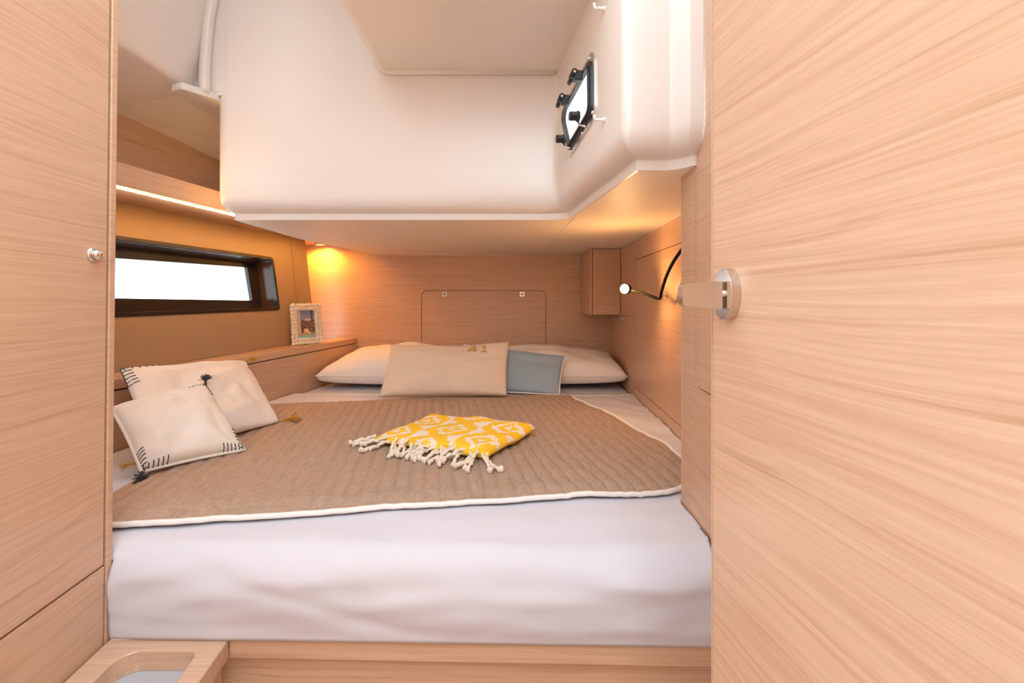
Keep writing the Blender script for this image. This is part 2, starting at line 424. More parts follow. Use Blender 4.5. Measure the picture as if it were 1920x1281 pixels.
# flat low deckhead over the berth
ins = [(p.x, p.y) for p in rings[.047]]
poly = ins + [(x_pn(.868)+.003, .91), (x_pn(1.0)+.003, 1.003), (x_wr(1.0)+.003, 1.003), (x_wr(2.745)+.003, 2.745)]
cl = tag(MB().prism(poly, [], 1.467, 1.472).build('ceiling', LINER), 'low cream deckhead over the berth with its white moulded well', 'ceiling', kind='structure')
mo = bpy.data.objects.new('moulded_well', me); link(mo, cl)
for p in me.polygons: p.use_smooth = True
es = mo.modifiers.new('split', 'EDGE_SPLIT'); es.split_angle = math.radians(50)
# bead along the seam of deckhead and walls
def bead(name, pts, r=.003, mat=None): return MB().tube(pts, r, 6).build(name, mat or GRP, cl, smooth=True)
bead('ceiling_bead', [(x_wr(1.0), 1.005, 1.4665), (x_wr(2.41), 2.41, 1.4665)])
bead('ceiling_bead', [(-.86, 2.737, 1.4665), (.41, 2.737, 1.4665)])
bead('seam_bead', [(.205, 1.49, 1.4665), (.18, 2.5, 1.4665)], .0016)
# dropped cockpit sole above the foot of the berth
cs = rpoly([(-.452, 2.42), (-.452, 1.945), (.40, 1.945), (.40, 2.42)], [0, .045, 0, 0], 8)
Msf = frame((0, 1.503, 0), (1, 0, 0))
MB().prism([(p[0], p[1]) for p in reversed(cs)], [], 0, .56).build('cockpit_soffit', GRP, cl, Msf, smooth=False, bevel=.006, seg=3)
# raised fillet where soffit meets the well
fp = [(-.447, 1.494, 2.42), (-.447, 1.494, 2.0)] + [(-.40-.047*math.cos(t*math.pi/16), 1.494, 1.992-.047*math.sin(t*math.pi/16)) for t in range(1, 9)] + [(.14, 1.494, 1.9445)]
MB().tube(fp, .010, 8).build('soffit_fillet', GRP, cl, smooth=True)
# coaming and side deck on the left
sd = [(-1.36, 1.815), (-1.075, 1.878), (-1.06, 1.88), (-1.05, 1.884), (-1.043, 1.90), (-1.03, 1.955), (-1.022, 1.972), (-.985, 2.2), (-.955, 2.42)]
def loft(rows): 
    k = len(rows[0]); m = MB(); m.add([v for r_ in rows for v in r_], [(i*k+j, i*k+j+1, (i+1)*k+j+1, (i+1)*k+j) for i in range(len(rows)-1) for j in range(k-1)]); return m
o = loft([[(p[0], y_, p[1]-(.06*(y_-1.5) if j == 0 else 0)) for j, p in enumerate(sd)] for y_ in (.15, .8, 1.502, 1.62)]).build('coaming', GRP, cl, smooth=True, recalc=False)
o = loft([[(-1.36+.161*(y_-1.5), y_, 1.815-.075*(y_-1.5)), (-1.06, y_, 1.88-.05*(y_-1.5)), (-.86, y_, 1.885-.05*(y_-1.5))] for y_ in (1.5, 2.1, 2.76)]).build('side_deck_liner', LINER, cl, recalc=False)
MB().prism(rpoly([(-1.082, 1.44), (-1.035, 1.425), (-.972, 1.505), (-.972, 1.72), (-1.09, 1.72)], .010), [], 1.858, 1.879).build('coaming_flange', GRP, cl, bevel=.005, seg=3)
# bead running up the corner between coaming and well
bp_ = [(-.998+.0*t, 1.492, 1.885+t*.0) for t in (0,)]
MB().tube(catmull([(-1.003, 1.487, 1.87), (-1.004, 1.487, 1.95), (-.992, 1.487, 2.1), (-.968, 1.487, 2.25), (-.955, 1.487, 2.42)], 16), .017, 10).build('corner_bead', GRP, cl, smooth=True)
# return between coaming and well
MB().box(-1.045, -.94, 1.5015, 1.53, 1.872, 2.42).build('corner_return', GRP, cl)
# deck overhead
mb = MB().box(-1.5, .75, .95, 1.62, 2.42, 2.45); mb.build('deck', GRP, cl)

# ------------------------------------------------------------------ portlight
pl = empty('window_2', Mw @ Vector((.3, .5, 0)))
tag(pl, 'small opening portlight with black dogs in the white moulded wall', 'window', kind='structure')
fl = rpoly(port, .036); i1 = rpoly(inset(port, .018), .026)
MB().prism(fl, [i1], .0003, .0035).build('flange', STEEL, pl, Mw, bevel=.0012)
o1 = rpoly(inset(port, .0165), .027); o2 = rpoly(inset(port, .028), .02)
MB().prism(o1, [o2], -.002, .0075).build('gasket', BLACKM, pl, Mw, bevel=.002)
lo = rpoly(inset(port, .026), .022); li = rpoly(inset(port, .033), .016)
MB().prism(lo, [li], .0078, .0125).build('lid_frame', BLACKM, pl, Mw, bevel=.003)
MB().prism(rpoly(inset(port, .027), .021), [], .0127, .0155).build('pane', GLASS, pl, Mw)
for (uu, vv) in ((pu(1.13), .597), (pu(1.41), .588), (pu(1.10), .45), (pu(1.19), .433), (pu(1.31), .424)):
    mm = MB(); mm.lathe([(.005, .0036), (.005, .005), (.003, .007), (.0005, .0075)], Mw @ Matrix.Translation((uu, vv, 0)), 12); mm.build('screw', CHROME, pl, smooth=True)
for yy in (1.175, 1.315):                                # hinge arms
    u_ = pu(yy); h = MB().prism(rpoly([(-.012, 0), (.012, 0), (.010, .030), (-.010, .030)], .004), [], -.010, .010)
    Mh = Mw @ Matrix.Translation((u_, .574, .004)) @ Matrix.Rotation(math.pi/2, 4, 'X')
    hg = MB().box(u_-.011, u_+.011, .560, .586, .0075, .034).build('hinge', BLACKM, pl, Mw, bevel=.004)
    mm = MB().tube([(u_-.016, .578, .032), (u_+.016, .578, .032)], .008, 12); mm.build('hinge_barrel', BLACKM, hg, Mw, smooth=True)
    mm = MB().tube([(u_-.014, .562, .038), (u_+.014, .562, .038)], .007, 12); mm.build('hinge_barrel', BLACKM, hg, Mw, smooth=True)
    mm = MB().tube([(u_-.0175, .578, .032), (u_+.0175, .578, .032)], .0035, 10); mm.build('hinge_pin', CHROME, hg, Mw, smooth=True)
for yy in (1.175, 1.33):                                 # turning dogs at the lower edge
    u_ = pu(yy); dg = MB(); dg.lathe([(.013, .0157), (.014, .018), (.014, .023), (.011, .025), (.0115, .041), (.010, .043)], Mw @ Matrix.Translation((u_, .470 if yy < 1.2 else .466, 0)), 16)
    dg = dg.build('dog', BLACKM, pl, smooth=True, bevel=.001)
    v_ = .470 if yy < 1.2 else .466
    MB().box(u_-.019, u_+.019, v_-.006, v_+.006, .026, .040).build('dog_grip', BLACKM, dg, Mw, bevel=.003)
    MB().tube([Vector((u_, v_-.008, .020)), Vector((u_+.003, v_-.022, .018)), Vector((u_+.018, v_-.030, .010)), Vector((u_+.022, v_-.034, .006))], .003, 8).build('dog_rod', CHROME, dg, Mw, smooth=True)
# white curtain hooks on the moulded wall
for i, (vv, lab) in enumerate(((.652, 'small white curtain hook above the portlight, near the top edge'), (.402, 'small white curtain hook below the portlight'))):
    u_ = pu(1.022); h = empty('curtain_hook', Mw @ Vector((u_, vv, 0))); tag(h, lab, 'hook', 'curtain hooks by the portlight')
    mm = MB(); mm.lathe([(.006, 0), (.006, .003), (.0035, .004), (.0035, .016)], Mw @ Matrix.Translation((u_, vv, 0)), 14); mm.build('stem', WPLAST, h, smooth=True)
    mm = MB().tube([(u_, vv-.001, .014), (u_, vv-.001, .021), (u_, vv+.005, .024), (u_, vv+.010, .024)], .0032, 8); mm.build('hook_tip', WPLAST, h, Mw, smooth=True)

# ================================================================== FURNITURE
# ---- locker on the left
lk = empty('locker', (-.75, .5, 0)); tag(lk, 'tall pale oak locker filling the left edge, with round push latch', 'locker')
lean = Matrix.Translation((-.714, .81, .6)) @ Matrix.Rotation(.0115, 4, 'Y') @ Matrix.Translation((.714, -.81, -.6))
Mk = lean @ frame((x_cb(.81), .81, 0), (-.081, 1, 0))      # local x towards the berth, 0 at the corner
MB().box(-.85, -.0165, .02, 2.40, -.55, -.0185).build('carcass', OAK, lk, Mk)
MB().box(-.0135, 0, .02, 2.40, -.55, .001).build('corner_post', OAK, lk, Mk, bevel=.002)
dr = MB().box(-.85, -.0185, .7375, 2.38, -.018, 0).build('door', OAK, lk, Mk, bevel=.0012)
MB().box(-.85, -.0165, .02, .7335, -.018, 0).build('lower_panel', OAK, lk, Mk, bevel=.0012)
q = on_plane(Mk, 174.5, 477.5)
mm = MB(); Mq = Mk @ Matrix.Translation((q[0], q[1], 0)); mm.lathe([(.0128, 0), (.0128, .0015), (.011, .0035), (.0088, .0042), (.0086, .003)], Mq, 24); lr = mm.build('latch_ring', CHROME, dr, smooth=True)
mm = MB(); mm.lathe([(.0085, .001), (.0083, .009), (.0065, .012), (.001, .0128)], Mq, 24); mm.build('latch_button', CHROME, dr, smooth=True)

# ---- low shelf with the oval recess, at the foot of the locker
ss = empty('step_shelf', (-.6, .65, 0)); tag(ss, 'low oak shelf with a rounded grey-lined recess beside the locker', 'shelf')
outer = [(-.72, .45), (-.46, .45), (-.5, .803), (-.7135, .803)]
outer = [(x_cb(.45)+.004, .45), (-.4655, .45), (-.5, .803), (x_cb(.803)+.004, .803)]
cut = rpoly([(-.638, .50), (-.492, .50), (-.536, .776), (-.662, .776)], [.03, .03, .018, .032])
MB().prism(outer, [cut], .566, .60, .002).build('top_board', OAK, ss)
MB().prism(inset(cut, -.012), [], .560, .5655).build('recess_lining', GREY, ss)
MB().prism([(-.4855, .46), (-.478, .46), (-.5105, .80), (-.518, .80)], [], .02, .559).build('side_panel', OAK, ss)

# ---- berth base
bb = empty('berth_base', (-.05, 1.7, 0)); tag(bb, 'oak berth base with a front rail under the mattress', 'bed base')
Mf = frame((-.499, .806, 0), (.90, -.0215, 0))
MB().box(-.003, .90, .562, .600, -.05, 0).build('front_rail', OAK, bb, Mf, bevel=.003)
MB().box(-.12, .90, .02, .560, -.06, -.028).build('front_panel', OAK, bb, Mf)
MB().prism([(-.70, .85), (.355, .84), (.36, 1.012), (x_wr(1.012)-.004, 1.012), (x_wr(2.7)-.004, 2.73), (x_lg(2.7)+.008, 2.73), (x_lg(.86)+.008, .86)], [], .566, .598).build('berth_board', OAK, bb)

# ---- side ledge
le = empty('side_ledge', (-1.05, 1.8, .6)); tag(le, 'long oak ledge beside the berth under the window', 'ledge')
Mg = frame((x_lg(2.735), 2.735, 0), (.158, 1, 0))           # local x ends at the headboard
MB().prism([(-1.90, 0), (0, 0), (-.018, .128), (-1.90, .128)], [], 0, .030).build('top_board', OAK, le, Mg @ Matrix.Translation((0, .936, 0)) @ Matrix(((1,0,0,0),(0,0,1,0),(0,-1,0,0),(0,0,0,1))), bevel=.002)
MB().box(-1.90, -.001, .60, .9315, -.03, -.004).build('front_panel', OAK, le, Mg, bevel=.001)
MB().box(-1.90, -.001, .9316, .9359, -.028, -.012).build('shadow_gap_strip', BLACKM, le, Mg)

# ---- overhead shelf with led strip
sh = empty('overhead_shelf', (-1.2, 1.7, 1.525)); tag(sh, 'oak overhead shelf above the long window with a warm light strip', 'shelf')
Ms = frame((x_sh(2.735), 2.735, 0), (.161, 1, 0))
MB().box(-1.95, -.004, 1.525, 1.54, -.36, -.016).build('shelf_board', OAK, sh, Ms)
MB().box(-1.95, -.004, 1.525, 1.594, -.016, 0).build('fascia', OAK, sh, Ms, bevel=.002)
MB().box(-1.95, -.004, 1.54, 1.86, -.24, -.225).build('back_board', OAK, sh, Ms)
MB().box(-1.95, -.1, 1.5215, 1.525, -.0155, -.0035).build('light_channel', WPLAST, sh, Ms)
m = MB()
for i in range(150): m.box(-1.93+i*.0122, -1.93+i*.0122+.005, 1.519, 1.5235, -.0115, -.0025)
m.build('light_strip', LED, sh, Ms)['kind'] = 'stuff'
ll = bpy.data.lights.new('shelf_strip_light', 'AREA'); ll.shape = 'RECTANGLE'; ll.size = 1.75; ll.size_y = .012; ll.energy = 20; ll.color = (1, .58, .20)
lo_ = bpy.data.objects.new('shelf_strip_light', ll); COL.objects.link(lo_)
lo_.matrix_world = Ms @ Matrix.Translation((-1.0, 1.5185, -.008)) @ Matrix.Rotation(math.radians(92), 4, 'X')

# puck light under the far end of the shelf
pk = empty('puck_light', (-1.13, 2.665, 1.525)); tag(pk, 'small warm downlight glowing in the corner above the picture frame', 'lamp')
mm = MB(); mm.lathe([(.03, 1.5248), (.03, 1.517), (.026, 1.515), (.022, 1.5165)], Matrix.Translation((-1.125, 2.665, 0)), 20); mm.build('ring', STEEL, pk, smooth=True)
mm = MB(); mm.lathe([(.021, 1.5165), (.021, 1.5155)], Matrix.Translation((-1.125, 2.665, 0)), 20); mm.build('lens', LED, pk)
sp = bpy.data.lights.new('puck_spot', 'SPOT'); sp.energy = 14; sp.color = (1, .43, .04); sp.spot_size = math.radians(165); sp.spot_blend = .6; sp.shadow_soft_size = .02
so = bpy.data.objects.new('puck_spot', sp); COL.objects.link(so); so.location = (-1.125, 2.665, 1.512); so.rotation_euler = (math.radians(8), 0, 0)

# ---- corner cabinet on the headboard wall
cc = empty('corner_cabinet', (.49, 2.58, 1.12)); tag(cc, 'small oak box cabinet in the corner above the right pillow', 'cabinet')
Mc = frame((.415, 2.42, 0), (1, 0, 0))
xr = x_wr(2.42)-.002-.415
MB().box(.012, xr, 1.118, 1.464, -.315, -.017).build('carcass', OAK, cc, Mc)
MB().box(0, .011, 1.115, 1.464, -.315, 0).build('side_board', OAK, cc, Mc, bevel=.0015)
MB().box(.0145, xr, 1.116, 1.464, -.016, 0).build('door', OAK, cc, Mc, bevel=.0012)

# ---- open door on the right
def x_dr(y): return .2017 + .129*(.46-y)
dd = empty('door_1', (x_dr(.1)+.02, .1, .1)); tag(dd, 'wide pale oak door standing open on the right with chrome handle', 'door', kind='structure')
Md = frame((x_dr(.46), .46, 0), (.129, -1, 0))               # local x from the free edge towards the hinges
MB().box(.002, .78, .1, 2.2, -.028, 0).build('door_leaf', OAK, dd, Md, bevel=.001)
MB().box(0, .0018, .1, 2.2, -.028, .0003).build('edge_strip', OAK_EDGE, dd, Md)
hd = empty('door_handle', Md @ Vector((.033, 1.205, 0)))
hd.parent = dd; hd.matrix_parent_inverse = W[dd.name].inverted()
el = [(.0335+.0150*math.cos(t*math.pi/24), 1.2045+.0240*math.sin(t*math.pi/24)) for t in range(48)]
MB().prism(el, [], 0, .0098).build('rose', SATIN, hd, Md, bevel=.0022, seg=3)
mm = MB(); mm.lathe([(.0042, .009), (.0042, .016)], Md @ Matrix.Translation((.0335, 1.2045, 0)), 20); mm.build('neck', CHROME, hd, smooth=True, bevel=.0005)
MB().prism(rpoly([(.012, -.0125), (.018, -.0128), (.051, -.0102), (.051, .0102), (.018, .0128), (.012, .0125)], [.001, .001, .004, .004, .001, .001]), [], -.0045, .0045).build(
    'thumb_lever', SATIN, hd, Md @ Matrix.Translation((.0335, 1.2035, 0)) @ Matrix(((0,0,1,0),(0,1,0,0),(1,0,0,0),(0,0,0,1))), bevel=.0016, seg=3)

# ================================================================== BED
# mattress with its fitted sheet
mt = [(-.698, .822), (.350, .802), (.355, 1.018), (x_wr(1.018)-.006, 1.018), (x_wr(2.7)-.006, 2.725), (x_lg(2.7)+.010, 2.725), (x_lg(.86)+.010, .86), (-.698, .86)]
tag(MB().prism(rpoly(mt, [.03, .02, .0, .03, .03, .03, .03, 0]), [], .601, .744).build('mattress', SHEET, None, None, bevel=.03, seg=4), 'berth mattress in a white fitted sheet showing below the pillows', 'mattress')
def fold(p, a): return noise.noise(Vector(p))*a
def sheet():
    NS, rows = 230, []
    ts = [i/16*.105 for i in range(16)] + [.105+i/12*.075 for i in range(12)] + [.18+i/110*1.29 for i in range(111)]
    for t in ts:
        row = []
        for j in range(NS+1):
            s = j/NS
            y0 = .803-.020*max(0, min(1, (-1.24+1.81*s+.70)/1.06))
            if t < .105: y, z, ph = y0, .6015+t, 0
            elif t < .18:
                a_ = (t-.105)/.075*math.pi/2; y, z, ph = y0+.044*(1-math.cos(a_)), .7065+.044*math.sin(a_), a_
            else: y, z, ph = y0+.044+(t-.18), .7505, math.pi/2
            xl = -.7095 if y < .8145 else x_lg(y)+.004
            k2 = sst(1.006, 1.022, y); xr_ = (x_pn(y)-.002)*(1-k2)+(x_wr(y)-.003)*k2
            x = min(max(-1.24+1.81*s, xl), xr_)
            fr = 1-math.sin(ph)
            # soft diagonal folds on the front, gentle ripples on top
            wv = fold((x*3.0+z*5, z*11-x*2.0, .3), .011)+fold((x*8-z*14, z*24+x*3, 2.2), .005)+fold((x*2.2, z*4, 5), .008)
            rg = lambda a_, b_, c_: -abs(noise.noise(Vector((a_, b_, c_))))
            wv += rg(x*2.6+z*6, z*13-x*3.4, 11)*.010 + rg(x*5-z*8, z*17+x*5, 17)*.005 + .005
            dg = math.exp(-((x-.18-(z-.66)*2.2)/.10)**2)*.004 - math.exp(-((x+.32+(z-.66)*3.4)/.05)**2)*.003
            # crease pulled round the right front corner
            cz = sst(.26, .36, x)
            crn = cz*math.sin((z*1.2+y)*34)*.004
            frn = max(0, fr)
            y2 = y-(wv*.75+dg+crn)*frn*min(1, (z-.60)/.03) - .006*frn*math.sin((z-.6)/.15*math.pi)
            tp = 1-frn
            z2 = z+tp*(fold((x*4, y*7, 1), .005)+fold((x*9+y*7, y*16, 7), .0028)) + tp*.004
            # sheet rumpled against the side wall at the head
            z2 += tp*sst(.25, .55, x)*fold((x*6-y*3, y*13+x*9, 3), .007)
            x2 = x - (0.007*cz*math.exp(-((t-.155)/.035)**2) if x > 0 else 0)
            row.append((x2, y2, z2))
        rows.append(row)
    vs = [v for r_ in rows for v in r_]; k = NS+1
    fs = [(i*k+j, i*k+j+1, (i+1)*k+j+1, (i+1)*k+j) for i in range(len(rows)-1) for j in range(NS)]
    return vs, fs, rows
vs, fs, rows = sheet()
sht = obj('top_sheet', vs, fs, SHEET, smooth=True, recalc=False)
tag(sht, 'white cotton sheet spread over the berth and down its front', 'sheet')
so_ = sht.modifiers.new('solid', 'SOLIDIFY'); so_.thickness = .0025; so_.offset = 1
MB().tube([Vector(v)+Vector((0, -.025, .0035)) for v in rows[-1][2:-2:3]], .0016, 6).build('hem_stitch', GOLD if False else PILLOWC, sht, smooth=True)
def sheet_z(x, y):
    z2 = .7505 + .004 + fold((x*4, y*7, 1), .005)+fold((x*9+y*7, y*16, 7), .0028)+sst(.25, .55, x)*fold((x*6-y*3, y*13+x*9, 3), .007)
    return z2

# quilt
near = catmull([(-.90, .862, 0), (-.763, .869, 0), (-.29, .945, 0), (.12, .995, 0), (.337, 1.025, 0), (.41, 1.068, 0), (.455, 1.12, 0)], 60)
far = catmull([(-1.035, 1.845, 0), (-.80, 1.90, 0), (-.4, 1.965, 0), (0, 2.02, 0), (.262, 2.03, 0)], 60)
lef = catmull([(-.90, .862, 0), (-.89, 1.0, 0), (-.90, 1.07, 0), (-.97, 1.5, 0), (-1.035, 1.845, 0)], 60)
rig = catmull([(.455, 1.12, 0), (.462, 1.24, 0), (.442, 1.40, 0), (.376, 1.67, 0), (.262, 2.03, 0)], 60)
def at(c, t):
    f = t*(len(c)-1); k = min(int(f), len(c)-2); return c[k].lerp(c[k+1], f-k)
sd_ = Vector((-.19, 1)).normalized(); pr = Vector((sd_.y, -sd_.x))
def quilt_h(x, y):
    p = (x*pr.x+y*pr.y)/.0335 + noise.noise(Vector((x*3, y*3, 8)))*.25
    f = p-math.floor(p); ridge = (math.sin(f*math.pi))**.38*.0078
    rp = sst(-.3, .35, x)
    rip = rp*(fold((x*7+y*11, y*9-x*13, 2), .0075))+fold((x*3, y*5, 4), .007)+fold((x*10, y*12, 6), .0022)
    return ridge + max(0, rip+.005)
NU, NV = 560, 230; vs = []; fs = []
for j in range(NV+1):
    v = j/NV
    for i in range(NU+1):
        u = i/NU
        P = near_ = at(near, u)*(1-v)+at(far, u)*v+at(lef, v)*(1-u)+at(rig, v)*u-(near[0]*(1-u)*(1-v)+near[-1]*u*(1-v)+far[0]*(1-u)*v+far[-1]*u*v)
        e = min(u*14, (1-u)*14, v*12, (1-v)*12, 1)
        z = max(sheet_z(P.x, P.y), .752)+.0085+.002*e+quilt_h(P.x, P.y)*(.35+.65*e)
        vs.append((P.x, P.y, z))
for j in range(NV):
    for i in range(NU):
        a_ = j*(NU+1)+i; fs.append((a_, a_+1, a_+NU+2, a_+NU+1))
ql = obj('quilt', vs, fs, QUILT, smooth=True, recalc=False)
tag(ql, 'taupe channel-quilted coverlet with white piped edges across the bed', 'quilt')
q_ = ql.modifiers.new('solid', 'SOLIDIFY'); q_.thickness = .005; q_.offset = -1
def quilt_flat(x, y):
    p_ = sst(-.3, .35, x)*fold((x*7+y*11, y*9-x*13, 2), .0075)+fold((x*3, y*5, 4), .007)
    return max(sheet_z(x, y), .752)+.0195+max(0, p_+.005)
def quilt_z(x, y): return max(sheet_z(x, y), .752)+.012+quilt_h(x, y)
edge = [vs[i] for i in range(0, NU+1, 4)] + [vs[j*(NU+1)+NU] for j in range(0, NV+1, 4)]
MB().tube([Vector(p)+Vector((0, -.002, 0)) for p in edge], .0058, 8).build('piping', PIPING, ql, smooth=True)
edge = [vs[NV*(NU+1)+i] for i in range(0, NU+1, 5)]
MB().tube([Vector(p) for p in edge], .003, 8).build('far_binding', QUILT, ql, smooth=True)

# cushions
def cushion(name, BL, BR, TR, TL, T, mat, label, cat, N=40, pinch=.05, back=.8, ex=.42, wr=.004, group=None, seed=0, parent=None, sag=0, exb=None):
    BL, BR, TR, TL = map(Vector, (BL, BR, TR, TL))
    nrm_ = ((BR-BL)+(TR-TL)).cross((TL-BL)+(TR-BR)).normalized()       # towards the viewer
    def base(u, v):
        u2 = u*(1-pinch*(1-v*v)); v2 = v*(1-pinch*(1-u*u))
        a_, b_ = (u2+1)/2, (v2+1)/2
        return BL*(1-a_)*(1-b_)+BR*a_*(1-b_)+TR*a_*b_+TL*(1-a_)*b_
    def S(u, v, side=1, lift=0):
        p = base(u, v); e = max(0, (1-u*u)*(1-v*v)); h = T*e**ex
        w = noise.noise(Vector((u*2.2+seed, v*2.2, seed*1.7)))*wr*2*e**.3 + noise.noise(Vector((u*6+seed, v*5, seed)))*wr*.7*e**.3
        corner = (abs(u)*abs(v))**3
        w += noise.noise(Vector((u*9+v*7, seed*3, 1)))*wr*.8*corner*e**.2
        return p + nrm_*((h+w+lift) if side > 0 else -(T*e**(exb or ex)*back)) + Vector((0, 0, -sag*(1-u*u)*max(0, v)))
    vs = []; fs = []; idx = {}
    for sd2 in (1, -1):
        for j in range(N+1):
            for i in range(N+1):
                u = math.sin((i/N*2-1)*math.pi/2)*.35+(i/N*2-1)*.65; v = math.sin((j/N*2-1)*math.pi/2)*.35+(j/N*2-1)*.65
                bd = i in (0, N) or j in (0, N)
                if sd2 < 0 and bd: idx[(sd2, i, j)] = idx[(1, i, j)]; continue
                idx[(sd2, i, j)] = len(vs); vs.append(S(u, v, sd2))
        for j in range(N):
            for i in range(N):
                q4 = [idx[(sd2, i, j)], idx[(sd2, i+1, j)], idx[(sd2, i+1, j+1)], idx[(sd2, i, j+1)]]
                fs.append(tuple(q4) if sd2 > 0 else tuple(reversed(q4)))
    o = obj(name, vs, fs, mat, parent, None, smooth=True)
    if label: tag(o, label, cat, group)
    return o, S, base, nrm_
def rim(base, n=24, sides=(0, 1, 2, 3)):
    out = []
    for k in sides:
        for i in range(n):
            t = i/n*2-1
            out.append(base(*[(t, -1), (1, t), (-t, 1), (-1, -t)][k]))
    return out

# two bed pillows lying against the headboard
pA, SA, bA, nA = cushion('bed_pillow', (-.975, 2.25, .818), (-.200, 2.23, .815), (-.20, 2.68, .868), (-.925, 2.68, .868), .105, PILLOWC, 'plump cream bed pillow on the left, lit by the corner downlight', 'pillow', pinch=.035, back=.64, ex=.40, exb=.2, wr=.010, group='bed pillows', seed=1)
pB, SB, bB, nB = cushion('bed_pillow', (-.190, 2.23, .815), (.563, 2.215, .822), (.574, 2.68, .868), (-.19, 2.68, .868), .098, PILLOWC, 'plump cream bed pillow on the right against the side wall', 'pillow', pinch=.035, back=.64, ex=.40, exb=.2, wr=.010, group='bed pillows', seed=2)
for o_, b_ in ((pA, bA), (pB, bB)):
    r_ = rim(b_, 20); MB().tube(r_+[r_[0]], .0028, 6, cap=False).build('seam', PILLOWC, o_, smooth=True)

# long oatmeal cushion with the number
pN, SN, bN, nN = cushion('lumbar_cushion', (-.572, 1.955, .778), (-.022, 1.985, .778), (-.012, 2.155, .995), (-.570, 2.145, .985), .055, LINEN, 'long oatmeal linen cushion printed with a gold 41', 'cushion', N=90, pinch=.022, back=.5, ex=.36, wr=.006, seed=3, sag=.018)
for ch, u0, u1, lf in (('4', .32, .49, 0), ('1', .55, .655, 0)):
    if ch == '1':
        loop = [(0, 0), (1, 0), (1, .13), (.64, .13), (.64, 1), (.42, 1), (.05, .82), (.05, .66), (.38, .80), (.38, .13), (0, .13)]
        tm = bpy.data.meshes.new('digit'); tm.from_pydata([(p[0], p[1], 0) for p in loop], [], [tuple(t) for t in tessellate_polygon([[Vector((p[0], p[1], 0)) for p in loop]])])
    else:
        loop = [(.62, 0), (.80, 0), (.80, .24), (1, .24), (1, .38), (.80, .38), (.80, 1), (.60, 1), (0, .40), (0, .24), (.62, .24)]
        eye = [(.62, .38), (.62, .82), (.19, .38)]
        flat4 = loop+eye
        tm = bpy.data.meshes.new('digit'); tm.from_pydata([(p[0], p[1], 0) for p in flat4], [], [tuple(t) for t in tessellate_polygon([[Vector((p[0], p[1], 0)) for p in l_] for l_ in (loop, eye)])])
    xs = [v.co.x for v in tm.vertices]; ys = [v.co.y for v in tm.vertices]; x0, x1, y0, y1 = min(xs), max(xs), min(ys), max(ys)
    bm = bmesh.new(); bm.from_mesh(tm); bmesh.ops.triangulate(bm, faces=bm.faces); bmesh.ops.subdivide_edges(bm, edges=bm.edges, cuts=5, use_grid_fill=True); bm.to_mesh(tm); bm.free()
    for v in tm.vertices:
        fx = (v.co.x-x0)/(x1-x0); fy = (v.co.y-y0)/(y1-y0)
        v.co = SN(u0+(u1-u0)*fx, .47+.30*fy, 1, .0034)
    tm.materials.clear(); tm.materials.append(GOLD)
    link(bpy.data.objects.new('printed_digit', tm), pN)

# slate blue cushion behind it
pS, SS, bS, nS = cushion('throw_cushion', (-.245, 2.11, .775), (.213, 2.045, .768), (.256, 2.20, .925), (-.235, 2.215, .975), .030, BLUE, 'slate blue cushion with pale piping, half behind the long cushion', 'cushion', pinch=.03, back=.8, ex=.38, wr=.005, seed=5)
r_ = rim(bS, 20); MB().tube(r_+[r_[0]], .0035, 6, cap=False).build('piping', PIPING, pS, smooth=True)

# tasselled cushions at the left
def tassel(parent, p, d, L, mat, n=12, name='tassel', spread=.35, r=.0016):
    p = Vector(p); d = Vector(d).normalized(); m = MB(); rnd = random.Random(hash(name+str(round(p.x, 3))) % 1000)
    m.tube([p-d*.002, p+d*L*.18], lambda t: .0045-.001*t, 8)
    for i in range(n):
        q_ = Vector((rnd.uniform(-1, 1), rnd.uniform(-1, 1), rnd.uniform(-.6, .8)))*spread
        e_ = (d+q_).normalized()
        m.tube([p+d*L*.12, p+d*L*.4+e_*L*.1, p+d*L*.45+e_*L*.55*rnd.uniform(.8, 1.1)+Vector((0, 0, -.1*L))], lambda t: r*(1-.4*t), 5)
    return m.build(name, mat, parent, smooth=True)
def stitches(parent, S, corner, n=6, step=.085, ln=.09):
    cu, cv = corner; m = MB()
    for k in range(n):
        t = .02+k*step
        for ax in (0, 1):
            def P(a_, dpt):
                u, v = (cu*(1-a_), cv*(1-dpt)) if ax == 0 else (cu*(1-dpt), cv*(1-a_))
                return S(u, v, 1, .0012)
            m.tube([P(t, 0), P(t+.008, ln*.5), P(t+.012, ln)], .0013, 5)
            if k < n-1: m.tube([P(t, 0.0), P(t+step*.5, .0), P(t+step, 0)], .0012, 5)
    return m.build('blanket_stitch', BLACKT, parent, smooth=True)
pC, SC, bC, nC = cushion('tassel_cushion', (-.93, 1.175, .785), (-.790, 1.548, .781), (-1.006, 1.715, .965), (-1.118, 1.295, 1.0), .052, CUSH, 'larger white cushion with tassels leaning on the oak ledge', 'cushion', pinch=.035, back=.5, ex=.40, wr=.009, group='tasselled white cushions', seed=6)
tassel(pC, bC(1, -1)+Vector((.002, 0, .004)), (.80, .30, .14), .066, GOLD, 34, 'gold_tassel', .85, .0016)
tassel(pC, bC(1, 1), (.45, .2, .15), .040, GOLD, 22, 'gold_tassel', .85, .0015)
stitches(pC, SC, (-1, 1), 6)
pD, SD, bD, nD = cushion('tassel_cushion', (-.888, 1.092, .785), (-.740, 1.258, .782), (-.938, 1.392, .935), (-1.035, 1.175, .918), .058, CUSH, 'smaller white cushion with black stitched corners lying in front', 'cushion', pinch=.035, back=.3, ex=.40, wr=.006, group='tasselled white cushions', seed=9)
for c_ in ((1, -1), (-1, -1), (1, 1)): stitches(pD, SD, c_, 6)
tassel(pD, bD(-1, -1), (.35, -.5, -.25), .036, BLACKT, 44, 'black_tassel', 1.1, .0018)
